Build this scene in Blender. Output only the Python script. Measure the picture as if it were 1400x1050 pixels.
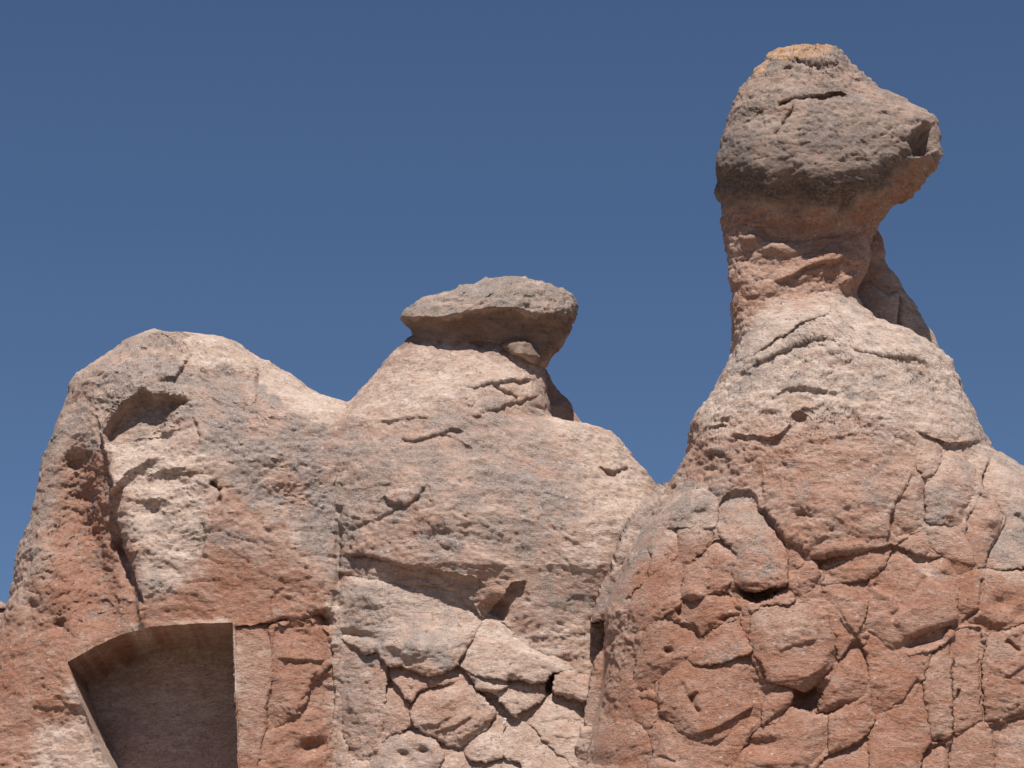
import bpy, math, random
import numpy as np

# ------------------------------------------------------------------ camera, sky, sun, exposure
scene = bpy.context.scene
for o in list(bpy.data.objects):
    bpy.data.objects.remove(o, do_unlink=True)
COL = scene.collection

DIST = 22.0                 # metres from the camera to the rocks
PITCH = math.radians(17.0)  # the camera looks up at them
FPX = 3833.0                # focal length in picture units (1400 wide)
CAMZ = 1.6
cam_d = bpy.data.cameras.new("camera")
cam = bpy.data.objects.new("camera", cam_d)
COL.objects.link(cam)
cam.location = (0, -DIST, CAMZ)
cam.rotation_euler = (math.pi / 2 + PITCH, 0, 0)
cam_d.sensor_fit = 'HORIZONTAL'
cam_d.sensor_width = 36.0
cam_d.lens = 36.0 * FPX / 1400.0
cam_d.clip_start = 0.1
cam_d.clip_end = 20000
scene.camera = cam

SUN_AZ = math.radians(3)   # almost straight behind the camera, a little to the right
SUN_EL = math.radians(61)
sx = math.sin(SUN_AZ) * math.cos(SUN_EL)
sy = -math.cos(SUN_AZ) * math.cos(SUN_EL)
sz = math.sin(SUN_EL)

world = bpy.data.worlds.new("World")
scene.world = world
world.use_nodes = True
wn = world.node_tree
wn.nodes.clear()
w_out = wn.nodes.new('ShaderNodeOutputWorld')
w_bg = wn.nodes.new('ShaderNodeBackground')
w_sky = wn.nodes.new('ShaderNodeTexSky')
w_sky.sky_type = 'NISHITA'
w_sky.sun_disc = False
w_sky.sun_elevation = SUN_EL
w_sky.sun_rotation = math.atan2(sx, sy)
w_sky.altitude = 2200
w_sky.air_density = 1.0
w_sky.dust_density = 0.0
w_sky.ozone_density = 5.5
w_bg.inputs['Strength'].default_value = 0.058
wn.links.new(w_sky.outputs[0], w_bg.inputs['Color'])
wn.links.new(w_bg.outputs[0], w_out.inputs['Surface'])

sun_d = bpy.data.lights.new("sun", 'SUN')
sun_d.energy = 5.0
sun_d.angle = math.radians(0.6)
sun_d.color = (1.0, 0.955, 0.90)
sun = bpy.data.objects.new("sun", sun_d)
COL.objects.link(sun)
sun.location = (sx * 40, sy * 40, sz * 40)
from mathutils import Vector
sun.rotation_euler = Vector((sx, sy, sz)).to_track_quat('Z', 'Y').to_euler()

vs = scene.view_settings
vs.view_transform = 'Standard'
vs.look = 'None'
vs.exposure = 0.37
vs.gamma = 1.0
vs.use_curve_mapping = False

# ------------------------------------------------------------------ helpers: survey points, noise, distances
CP, SP = math.cos(PITCH), math.sin(PITCH)
OUT = np.array([0.0, -CP, -SP])          # outward direction of every rock face


def survey(u, v, y0):
    """survey point (u, v) taken on the vertical plane y = y0"""
    a = (np.asarray(u, float) - 700.0) / FPX
    b = (525.0 - np.asarray(v, float)) / FPX
    dx, dy, dz = a, CP - b * SP, SP + b * CP
    k = (y0 + DIST) / dy
    return np.stack([dx * k, y0 + 0 * dx + 0 * k, CAMZ + dz * k], -1)


_rng = np.random.RandomState(7)
_perm = np.concatenate([_rng.permutation(256)] * 3).astype(np.int32)
_grad = _rng.normal(size=(256, 3)).astype(np.float32)
_grad /= np.linalg.norm(_grad, axis=1)[:, None]


def pn(p):
    """gradient noise, about -0.7..0.7"""
    p = np.asarray(p, np.float32)
    sh = p.shape[:-1]
    p = p.reshape(-1, 3)
    f0 = np.floor(p)
    i = f0.astype(np.int32) & 255
    f = p - f0
    w = f * f * f * (f * (f * 6 - 15) + 10)
    res = np.zeros(len(p), np.float32)
    for cx in (0, 1):
        wx = w[:, 0] if cx else 1 - w[:, 0]
        px = _perm[i[:, 0] + cx]
        for cy in (0, 1):
            wy = w[:, 1] if cy else 1 - w[:, 1]
            py = _perm[px + i[:, 1] + cy]
            for cz in (0, 1):
                wz = w[:, 2] if cz else 1 - w[:, 2]
                g = _grad[_perm[py + i[:, 2] + cz]]
                d = g[:, 0] * (f[:, 0] - cx) + g[:, 1] * (f[:, 1] - cy) + g[:, 2] * (f[:, 2] - cz)
                res += wx * wy * wz * d
    return res.reshape(sh)


def fbm(p, octv=4, lac=2.03, gain=0.5):
    s, a = 0, 1.0
    p = np.asarray(p, np.float32)
    for k in range(octv):
        s = s + a * pn(p + 17.3 * k)
        p = p * lac
        a *= gain
    return s


def ridged(p, octv=3):
    s, a = 0, 1.0
    for k in range(octv):
        s = s + a * (1 - 2.4 * np.abs(pn(p + 31.7 * k)))
        p = p * 2.1
        a *= 0.5
    return s


def sstep(a, b, x):
    t = np.clip((x - a) / (b - a), 0, 1)
    return t * t * (3 - 2 * t)


def smooth_curve(pts, n=6):
    """Catmull-Rom through a traced polyline"""
    pts = np.array(pts, float)
    P = np.vstack([2 * pts[0] - pts[1], pts, 2 * pts[-1] - pts[-2]])
    out = []
    for k in range(1, len(P) - 2):
        for t in np.linspace(0, 1, n, endpoint=False):
            a, b, c, d = P[k - 1], P[k], P[k + 1], P[k + 2]
            out.append(0.5 * (2 * b + (c - a) * t + (2 * a - 5 * b + 4 * c - d) * t * t + (3 * b - a - 3 * c + d) * t ** 3))
    out.append(pts[-1])
    return np.array(out)


def line_dist(u, v, pts):
    """distance, side (+1 = left of travel on the rock face seen from outside) and arc fraction"""
    pts = np.array(pts, float)
    seg = np.hypot(*(pts[1:] - pts[:-1]).T)
    cum = np.concatenate([[0], np.cumsum(seg)])
    best = np.full(u.shape, 1e9)
    side = np.ones(u.shape)
    arc = np.zeros(u.shape)
    for k in range(len(seg)):
        ax, ay = pts[k]
        bx, by = pts[k + 1]
        dx, dy = bx - ax, by - ay
        t = np.clip(((u - ax) * dx + (v - ay) * dy) / max(seg[k] ** 2, 1e-9), 0, 1)
        d = np.hypot(u - ax - t * dx, v - ay - t * dy)
        m = d < best
        best = np.where(m, d, best)
        side = np.where(m, np.where((u - ax) * dy - (v - ay) * dx >= 0, 1.0, -1.0), side)
        arc = np.where(m, (cum[k] + t * seg[k]) / cum[-1], arc)
    return best, side, arc


def poly_sd(u, v, pts):
    """signed distance to a polygon, positive inside"""
    pts = np.array(pts, float)
    n = len(pts)
    best = np.full(u.shape, 1e9)
    inside = np.zeros(u.shape, bool)
    for k in range(n):
        ax, ay = pts[k]
        bx, by = pts[(k + 1) % n]
        dx, dy = bx - ax, by - ay
        t = np.clip(((u - ax) * dx + (v - ay) * dy) / max(dx * dx + dy * dy, 1e-9), 0, 1)
        best = np.minimum(best, np.hypot(u - ax - t * dx, v - ay - t * dy))
        c = ((ay > v) != (by > v)) & (u < (bx - ax) * (v - ay) / (by - ay + 1e-12) + ax)
        inside ^= c
    return np.where(inside, best, -best)


def ragged(poly, amp=.5, seg=9):
    p = np.array(poly, float)
    out = []
    r = np.random.RandomState(5)
    for a, b in zip(p, np.roll(p, -1, 0)):
        n = max(1, int(np.hypot(*(b - a)) / seg))
        for k in range(n):
            j = r.uniform(-amp, amp, 2) if k else 0
            out.append(tuple(a + (b - a) * k / n + j))
    return out


# relief features, all heights in metres, widths in survey units (about 6 mm each)
def apply_feats(u, v, feats):
    h = np.zeros(u.shape)      # along OUT
    hz = np.zeros(u.shape)     # horizontally into the rock
    # hand-traced lines get a natural waver
    q = np.stack([u * 0.045, v * 0.045, 0 * u], -1)
    un = u + 5.0 * pn(q) + 1.6 * pn(q * 3.1 + 5)
    vn = v + 5.0 * pn(q + 40) + 1.6 * pn(q * 3.1 + 60)
    for f in feats:
        k = f[0]
        if k == 'bump':
            _, cu, cv, ru, rv, a, rot = f
            c, s = math.cos(math.radians(rot)), math.sin(math.radians(rot))
            x = ((u - cu) * c + (v - cv) * s) / ru
            y = (-(u - cu) * s + (v - cv) * c) / rv
            h += a * np.exp(-(x * x + y * y))
            continue
        pts = np.array(f[1], float)
        pad = {'step': lambda: 3.5 * max(f[3], f[5]), 'crack': lambda: 4 * f[3], 'niche': lambda: 20, 'facet': lambda: 30, 'rough': lambda: 20}[k]()
        m = (u > pts[:, 0].min() - pad) & (u < pts[:, 0].max() + pad) & (v > pts[:, 1].min() - pad) & (v < pts[:, 1].max() + pad)
        if not m.any():
            continue
        uu, vv = un[m], vn[m]
        if k == 'step':      # (pts, hL, fL, hR, fR): left / right of travel
            _, _, hl, fl, hr, fr = f
            d, sd, arc = line_dist(uu, vv, pts)
            tap = sstep(0, 0.14, arc) * sstep(0, 0.14, 1 - arc)
            ds = d * sd
            wl = sstep(-2.4, 2.4, ds)
            hl, hr = [x * (.45 if x < 0 else .6) for x in (hl, hr)]
            val = wl * hl * np.exp(-np.maximum(ds, 0) / fl) + (1 - wl) * hr * np.exp(-np.maximum(-ds, 0) / fr)
            h[m] += val * tap
        elif k == 'crack':
            _, _, dep, wid = f
            d, sd, arc = line_dist(uu, vv, pts)
            tap = sstep(0, 0.08, arc) * sstep(0, 0.08, 1 - arc)
            h[m] -= dep * np.exp(-(d / wid) ** 2) * tap
        elif k == 'rough':   # broken, scaly patch
            _, _, a, fq = f
            w = sstep(-14, 14, poly_sd(uu, vv, pts))
            qq = np.stack([uu * fq * .8, (vv + .2 * uu) * fq * 1.3, 0 * uu + pts[0, 0]], -1)
            tt = fbm(qq, 4, gain=.6) * 3.2
            ff = np.floor(tt)
            a *= .62
            h[m] += a * w * (0.30 * (ff + sstep(.75, 1, tt - ff)) + .35 * fbm(qq * 2.7 + 9, 3, gain=.65))
        elif k == 'niche':   # cut horizontally into the face
            _, _, dep, soft = f
            if soft > 4:
                hz[m] += dep * sstep(-0.5, soft, poly_sd(uu, vv, pts))
            else:
                hz[m] += dep * sstep(0.15, soft, poly_sd(u[m], v[m], pts))
        elif k == 'facet':   # (pts, off, gu, gv, soft)
            _, _, off, gu, gv, soft = f
            sd = poly_sd(uu, vv, pts)
            c = pts.mean(0)
            h[m] += sstep(-soft, soft, sd) * (off + gu * (uu - c[0]) + gv * (vv - c[1]))
    return h, hz


# ------------------------------------------------------------------ colour of the rock (mineral zones: ochre, grey lichen crust, dark varnish, orange lichen; shade of undersides painted in)
def box(a, b, c, d):
    return [(a, b), (c, b), (c, d), (a, d)]


ZONES = [
    # (polygon, softness, terracotta, grey, dark, orange)
    (box(-300, 400, 560, 780), 40, .34, .58, 0, 0),
    ([(250, 455), (300, 455), (360, 485), (430, 525), (490, 550), (470, 590), (400, 560), (345, 515), (300, 500), (262, 500)], 8, .03, .03, 0, 0),
    ([(150, 610), (200, 590), (290, 600), (300, 650), (280, 720), (300, 770), (215, 850), (195, 810), (165, 740)], 26, .14, .28, 0, 0),
    ([(150, 605), (230, 595), (190, 640), (158, 672)], 6, .0, .0, 0, 0),
    ([(60, 640), (140, 600), (165, 740), (205, 830), (205, 870), (60, 900), (20, 860), (60, 760)], 30, .84, .30, .10, 0),
    (box(-300, 860, 200, 1300), 30, .80, .10, 0, 0),
    ([(60, 985), (120, 985), (160, 1060), (40, 1060)], 14, .25, .0, 0, 0),
    ([(300, 665), (345, 700), (400, 745), (432, 790), (455, 850), (455, 1300), (325, 1300), (318, 860), (205, 850), (240, 800), (290, 740)], 14, .82, .16, 0, 0),
    ([(300, 670), (350, 710), (420, 760), (400, 775), (330, 755), (285, 740)], 10, .55, .35, .08, 0),
    ([(92, 905), (205, 857), (318, 851), (330, 1300), (150, 1300)], 5, .25, .06, .0, 0),
    # middle cone
    ([(470, 548), (560, 465), (745, 490), (760, 570), (910, 660), (880, 700), (700, 760), (460, 770)], 24, .42, .58, 0, 0),
    ([(480, 548), (555, 470), (640, 475), (740, 490), (745, 520), (600, 560), (500, 580)], 24, .16, .30, 0, 0),
    ([(745, 560), (860, 600), (910, 672), (850, 780), (800, 830), (740, 800), (800, 700), (790, 620)], 26, .05, .16, 0, 0),
    ([(460, 735), (700, 745), (800, 790), (815, 870), (700, 870), (640, 810), (460, 790)], 18, .42, .42, .02, 0),
    ([(655, 830), (815, 850), (815, 950), (700, 880)], 14, .34, .10, 0, 0),
    # ledge slabs
    ([(455, 778), (560, 800), (630, 805), (660, 850), (620, 920), (520, 900), (455, 880)], 8, .14, .48, 0, 0),
    ([(640, 870), (700, 860), (790, 912), (745, 960), (640, 930)], 8, .20, .34, 0, 0),
    ([(655, 845), (700, 860), (790, 912), (760, 905), (700, 885), (650, 868)], 5, .02, .0, 0, 0),
    (box(455, 930, 800, 1300), 20, .36, .10, 0, 0),
    ([(640, 935), (760, 945), (815, 930), (810, 1300), (690, 1300), (660, 1020), (680, 990)], 14, .24, .10, 0, 0),
    ([(455, 870), (525, 890), (525, 1040), (455, 1040)], 12, .35, .40, 0, 0),
    ([(530, 930), (660, 940), (670, 980), (630, 1020), (530, 1000)], 10, .50, .10, 0, 0),
    ([(505, 1000), (580, 1000), (605, 1040), (600, 1300), (500, 1300)], 16, .25, .42, 0, 0),
    # right pillar
    (box(930, 390, 1600, 610), 40, .12, .40, 0, 0),
    ([(1000, 300), (1200, 300), (1180, 400), (1120, 405), (1040, 430), (990, 470)], 14, .66, .06, 0, 0),
    ([(915, 640), (960, 600), (1080, 580), (1180, 590), (1255, 620), (1240, 680), (1215, 770), (1040, 770), (960, 690)], 60, .74, .32, 0, 0),
    ([(850, 770), (960, 720), (1210, 740), (1600, 770), (1600, 1900), (815, 1900), (822, 900)], 50, .84, .14, 0, 0),
    ([(880, 680), (985, 660), (985, 725), (900, 730), (850, 800), (810, 850)], 30, .35, .60, .03, 0),
    ([(985, 665), (1040, 665), (1055, 720), (1060, 790), (1000, 780)], 30, .50, .46, 0, 0),
    ([(1255, 580), (1345, 600), (1345, 660), (1310, 715), (1262, 715)], 30, .34, .44, 0, 0),
    ([(1340, 600), (1600, 640), (1600, 790), (1345, 785), (1375, 710)], 26, .22, .54, 0, 0),
    ([(1350, 860), (1600, 860), (1600, 1300), (1350, 1300)], 24, .74, .22, 0, 0),
    ([(1025, 850), (1030, 835), (1060, 822), (1090, 826), (1105, 850), (1080, 862), (1040, 862)], 16, .52, .0, 0, 0),
    ([(940, 905), (1010, 845), (1025, 895), (985, 910)], 8, .6, .4, 0, 0),
    ([(1215, 742), (1245, 750), (1300, 780), (1295, 800), (1260, 790), (1235, 760)], 12, .55, .0, 0, 0),
    # head
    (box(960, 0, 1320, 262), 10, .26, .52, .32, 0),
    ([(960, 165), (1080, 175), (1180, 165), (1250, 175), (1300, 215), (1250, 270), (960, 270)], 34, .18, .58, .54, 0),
    ([(970, 212), (1060, 235), (1150, 240), (1250, 205), (1200, 270), (1150, 290), (970, 275)], 26, .14, .45, .95, 0),  # dark under-band: varnish plus shade below the brow, painted into the colour
    ([(970, 285), (1150, 292), (1205, 262), (1250, 225), (1290, 215), (1260, 260), (1200, 310), (1185, 340), (980, 345)], 16, .66, .05, .10, 0),
    ([(1040, 40), (1152, 40), (1150, 68), (1122, 74), (1085, 78), (1055, 86), (1035, 100), (1026, 106)], 6, .1, .3, .05, .85),
    # cap
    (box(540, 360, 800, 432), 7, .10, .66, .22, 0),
    ([(545, 436), (700, 428), (795, 434), (740, 500), (680, 470), (555, 470)], 7, .40, .2, .62, 0),  # shade under the overhanging rim, painted as a dark tone
]


def zones(u, v):
    u = np.asarray(u, float)
    v = np.asarray(v, float)
    q = np.stack([u * 0.03, v * 0.03, 0 * u + 3], -1)
    uu = u + 24 * pn(q) + 14 * pn(q * 3.3)
    vv = v + 24 * pn(q + 50) + 14 * pn(q * 3.3 + 50)
    c = np.zeros(u.shape + (4,))
    c[..., 0] = .5
    c[..., 1] = .2
    for poly, soft, t, g, d, o in ZONES:
        p = np.array(poly, float)
        m = (uu > p[:, 0].min() - soft) & (uu < p[:, 0].max() + soft) & (vv > p[:, 1].min() - soft) & (vv < p[:, 1].max() + soft)
        if not m.any():
            continue
        w = sstep(-soft, soft, poly_sd(uu[m], vv[m], poly))[:, None]
        c[m] = c[m] * (1 - w) + np.array([t, g, d, o]) * w
    return c


# ------------------------------------------------------------------ materials
def new_mat(name):
    m = bpy.data.materials.new(name)
    m.use_nodes = True
    nt = m.node_tree
    nt.nodes.clear()
    return m, nt


class NT:
    def __init__(self, nt):
        self.nt = nt

    def n(self, typ, **kw):
        nd = self.nt.nodes.new(typ)
        for k, v in kw.items():
            setattr(nd, k, v)
        return nd

    def l(self, a, b):
        self.nt.links.new(a, b)

    def setin(self, sock, v):
        if hasattr(v, 'is_output'):
            self.l(v, sock)
        else:
            sock.default_value = v

    def math(self, op, a, b=0.0, clamp=False):
        nd = self.n('ShaderNodeMath', operation=op, use_clamp=clamp)
        self.setin(nd.inputs[0], a)
        self.setin(nd.inputs[1], b)
        return nd.outputs[0]

    def ramp(self, x, a, b):
        nd = self.n('ShaderNodeMapRange', interpolation_type='SMOOTHSTEP')
        self.setin(nd.inputs['Value'], x)
        nd.inputs['From Min'].default_value = a
        nd.inputs['From Max'].default_value = b
        return nd.outputs['Result']

    def mix(self, f, a, b, mode='MIX'):
        nd = self.n('ShaderNodeMix', data_type='RGBA', blend_type=mode)
        self.setin(nd.inputs[0], f)
        self.setin(nd.inputs[6], a)
        self.setin(nd.inputs[7], b)
        return nd.outputs[2]

    def noise(self, vec, scale, detail=5, rough=0.55, dist=0.0):
        nd = self.n('ShaderNodeTexNoise')
        self.l(vec, nd.inputs['Vector'])
        nd.inputs['Scale'].default_value = scale
        nd.inputs['Detail'].default_value = detail
        nd.inputs['Roughness'].default_value = rough
        nd.inputs['Distortion'].default_value = dist
        return nd.outputs['Fac']


def rock_material(name):
    m, nt = new_mat(name)
    t = NT(nt)
    out = t.n('ShaderNodeOutputMaterial')
    bs = t.n('ShaderNodeBsdfPrincipled')
    t.l(bs.outputs[0], out.inputs['Surface'])
    bs.inputs['Roughness'].default_value = 0.95
    bs.inputs['Specular IOR Level'].default_value = 0.12
    geo = t.n('ShaderNodeNewGeometry')
    P = geo.outputs['Position']
    mp = t.n('ShaderNodeMapping')
    t.l(P, mp.inputs['Vector'])
    mp.inputs['Scale'].default_value = (1, 1, 2.2)
    mp.inputs['Rotation'].default_value = (0, 0.18, 0)
    S = mp.outputs[0]
    at = t.n('ShaderNodeAttribute', attribute_name='zone')
    sep = t.n('ShaderNodeSeparateColor')
    t.l(at.outputs['Color'], sep.inputs[0])
    zt, zg, zd = sep.outputs[0], sep.outputs[1], sep.outputs[2]
    zo = at.outputs['Alpha']
    oi = t.n('ShaderNodeObjectInfo')
    n_big = t.noise(P, 1.7, 4)
    n_mid = t.noise(S, 6.0, 6, .6, .3)
    n_lic = t.noise(P, 4.2, 7, .66, .4)
    n_fin = t.noise(S, 30.0, 6, .72)
    n_grn = t.noise(P, 110.0, 3, .7)
    # terracotta amount
    ft = t.math('ADD', zt, t.math('MULTIPLY', t.math('ADD', t.math('SUBTRACT', n_mid, 0.5), t.math('SUBTRACT', n_big, 0.5)), 0.7))
    ft = t.math('ADD', ft, t.math('MULTIPLY', t.math('SUBTRACT', oi.outputs['Random'], 0.5), 0.12), True)
    tan = t.mix(t.ramp(n_mid, .3, .7), (0.565, 0.445, 0.372, 1), (0.455, 0.343, 0.275, 1))
    ter = t.mix(n_big, (0.288, 0.131, 0.081, 1), (0.342, 0.169, 0.110, 1))
    c = t.mix(ft, tan, ter)
    # grey lichen crust: patches with ragged edges
    gl = t.math('ADD', t.math('MULTIPLY', t.math('SUBTRACT', n_fin, .5), .65), t.math('MULTIPLY', t.math('SUBTRACT', n_lic, .5), 1.25))
    gth = t.math('ADD', gl, t.math('MULTIPLY', zg, 0.62))
    fg = t.ramp(gth, 0.225, 0.44)
    gdk = t.mix(t.ramp(n_big, .35, .65), (0.150, 0.128, 0.116, 1), (0.170, 0.155, 0.150, 1))
    glt = t.mix(t.ramp(n_big, .35, .65), (0.36, 0.285, 0.24, 1), (0.34, 0.30, 0.275, 1))
    gry = t.mix(t.ramp(n_grn, .3, .7), gdk, glt)
    c = t.mix(t.math('MULTIPLY', fg, 0.72), c, gry)
    # white chips and dark specks
    warp = t.n('ShaderNodeVectorMath', operation='ADD')
    nw = t.n('ShaderNodeTexNoise')
    t.l(P, nw.inputs['Vector'])
    nw.inputs['Scale'].default_value = 45
    sc = t.n('ShaderNodeVectorMath', operation='SCALE')
    t.l(nw.outputs['Color'], sc.inputs[0])
    sc.inputs['Scale'].default_value = 0.03
    t.l(P, warp.inputs[0])
    t.l(sc.outputs[0], warp.inputs[1])
    for vsc, wt in ((20, .55), (47, .5)):
        vo = t.n('ShaderNodeTexVoronoi')
        t.l(warp.outputs[0], vo.inputs['Vector'])
        vo.inputs['Scale'].default_value = vsc
        chip = t.ramp(vo.outputs['Distance'], 0.34, 0.14)
        sepc = t.n('ShaderNodeSeparateColor')
        t.l(vo.outputs['Color'], sepc.inputs[0])
        wsel = t.math('GREATER_THAN', sepc.outputs[0], 0.89)
        dsel = t.math('LESS_THAN', sepc.outputs[0], 0.20)
        c = t.mix(t.math('MULTIPLY', t.math('MULTIPLY', chip, wsel), wt * .7), c, (0.62, 0.54, 0.48, 1))
        c = t.mix(t.math('MULTIPLY', t.math('MULTIPLY', chip, dsel), wt), c, (0.13, 0.10, 0.09, 1))
    # varnish with the painted underside shade, then orange lichen
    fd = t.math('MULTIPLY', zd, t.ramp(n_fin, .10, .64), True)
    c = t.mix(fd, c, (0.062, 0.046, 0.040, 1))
    fo = t.math('MULTIPLY', zo, t.ramp(n_fin, .44, .58), True)
    c = t.mix(fo, c, (0.37, 0.18, 0.04, 1))
    # fine value variation
    vv = t.math('ADD', 0.70, t.math('MULTIPLY', t.ramp(n_fin, .28, .72), 0.5))
    vv = t.math('MULTIPLY', vv, t.math('ADD', 0.80, t.math('MULTIPLY', t.ramp(n_grn, .2, .8), 0.36)))
    cc = t.n('ShaderNodeCombineColor')
    for k in range(3):
        t.l(vv, cc.inputs[k])
    c = t.mix(1.0, c, cc.outputs[0], 'MULTIPLY')
    t.l(c, bs.inputs['Base Color'])
    # fine relief
    hgt = t.math('ADD', t.math('MULTIPLY', n_fin, 1.0), t.math('MULTIPLY', n_grn, 0.35))
    hgt = t.math('SUBTRACT', hgt, t.math('MULTIPLY', t.math('MULTIPLY', chip, dsel), 0.5))
    bp = t.n('ShaderNodeBump')
    bp.inputs['Strength'].default_value = 0.7
    bp.inputs['Distance'].default_value = 0.03
    t.l(hgt, bp.inputs['Height'])
    t.l(bp.outputs[0], bs.inputs['Normal'])
    return m


ROCK = rock_material('tuff')


def ground_material():
    m, nt = new_mat('dusty_ground')
    t = NT(nt)
    out = t.n('ShaderNodeOutputMaterial')
    bs = t.n('ShaderNodeBsdfPrincipled')
    t.l(bs.outputs[0], out.inputs['Surface'])
    bs.inputs['Roughness'].default_value = 1
    geo = t.n('ShaderNodeNewGeometry')
    a = t.noise(geo.outputs['Position'], 0.3, 6)
    b = t.noise(geo.outputs['Position'], 9, 5)
    c = t.mix(a, (0.24, 0.185, 0.15, 1), (0.33, 0.255, 0.205, 1))
    c = t.mix(t.math('MULTIPLY', b, .5), c, (0.15, 0.13, 0.085, 1))
    t.l(c, bs.inputs['Base Color'])
    bp = t.n('ShaderNodeBump')
    bp.inputs['Strength'].default_value = .5
    bp.inputs['Distance'].default_value = .05
    t.l(b, bp.inputs['Height'])
    t.l(bp.outputs[0], bs.inputs['Normal'])
    return m


def plain_material(name, col):
    m, nt = new_mat(name)
    t = NT(nt)
    out = t.n('ShaderNodeOutputMaterial')
    bs = t.n('ShaderNodeBsdfPrincipled')
    t.l(bs.outputs[0], out.inputs['Surface'])
    geo = t.n('ShaderNodeNewGeometry')
    f = t.noise(geo.outputs['Position'], 60, 4)
    t.l(t.mix(f, col, tuple(x * .85 for x in col[:3]) + (1,)), bs.inputs['Base Color'])
    bs.inputs['Roughness'].default_value = .7
    return m


# ------------------------------------------------------------------ mesh building
def mesh_object(name, verts, faces, zone, parent=None, mat=None, quads=None, sharp=False):
    me = bpy.data.meshes.new(name)
    verts = np.asarray(verts, np.float32)
    if quads is not None:
        tri = np.asarray(faces, np.int32).reshape(-1, 3)
        quads = np.asarray(quads, np.int32).reshape(-1, 4)
        loops = np.concatenate([quads.ravel(), tri.ravel()])
        starts = np.concatenate([np.arange(len(quads)) * 4, len(quads) * 4 + np.arange(len(tri)) * 3])
        me.vertices.add(len(verts))
        me.vertices.foreach_set('co', verts.ravel())
        me.loops.add(len(loops))
        me.loops.foreach_set('vertex_index', loops.astype(np.int32))
        me.polygons.add(len(starts))
        me.polygons.foreach_set('loop_start', starts.astype(np.int32))
        me.update(calc_edges=True)
        me.validate()
    else:
        me.from_pydata(verts.tolist(), [], faces)
    me.polygons.foreach_set('use_smooth', np.ones(len(me.polygons), bool))
    if zone is not None:
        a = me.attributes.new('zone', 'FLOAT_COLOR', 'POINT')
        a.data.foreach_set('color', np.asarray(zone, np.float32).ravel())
    if sharp:
        me.set_sharp_from_angle(angle=math.radians(58))
    me.materials.append(mat or ROCK)
    ob = bpy.data.objects.new(name, me)
    COL.objects.link(ob)
    if parent is not None:
        ob.parent = parent
        ob.matrix_parent_inverse = parent.matrix_basis.inverted()
    return ob


def thing(name, label, cat, loc, group=None):
    o = bpy.data.objects.new(name, None)
    COL.objects.link(o)
    o.location = loc
    o.empty_display_size = 0.3
    o['label'] = label
    o['category'] = cat
    if group:
        o['group'] = group
    return o


def rock_noise(p, amp=1.0, strata=1.0, fine=1.0):
    """erosion relief in metres"""
    tilt = p.copy()
    tilt[..., 2] = p[..., 2] + 0.18 * p[..., 0]
    st = tilt * np.array([1.0, 1.0, 2.3])
    w = 0.3 * fbm(p * 2.3, 3)
    h = 0.045 * fbm(p * 1.1 + 9, 3)
    t = fbm(st * 1.3 + w[..., None], 4, gain=.55) * 4.0
    fl = np.floor(t)
    fr = t - fl
    h += 0.010 * strata * (fl + sstep(0.80, 1.0, fr))       # flaking plates
    h += 0.006 * strata * ridged(st * 6.0 + 3, 3)
    rough = 0.55 + 0.9 * sstep(-.25, .3, fbm(p * .9 + 77, 2))
    h += 0.0145 * fine * rough * fbm(p * np.array([10., 10., 13.]) + 4, 4, gain=.68)
    pits = sstep(0.30, 0.5, pn(st * 12 + 70)) + 0.8 * sstep(0.30, 0.45, pn(p * 24 + 20))
    h -= 0.009 * fine * rough * pits
    return h * amp


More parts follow.
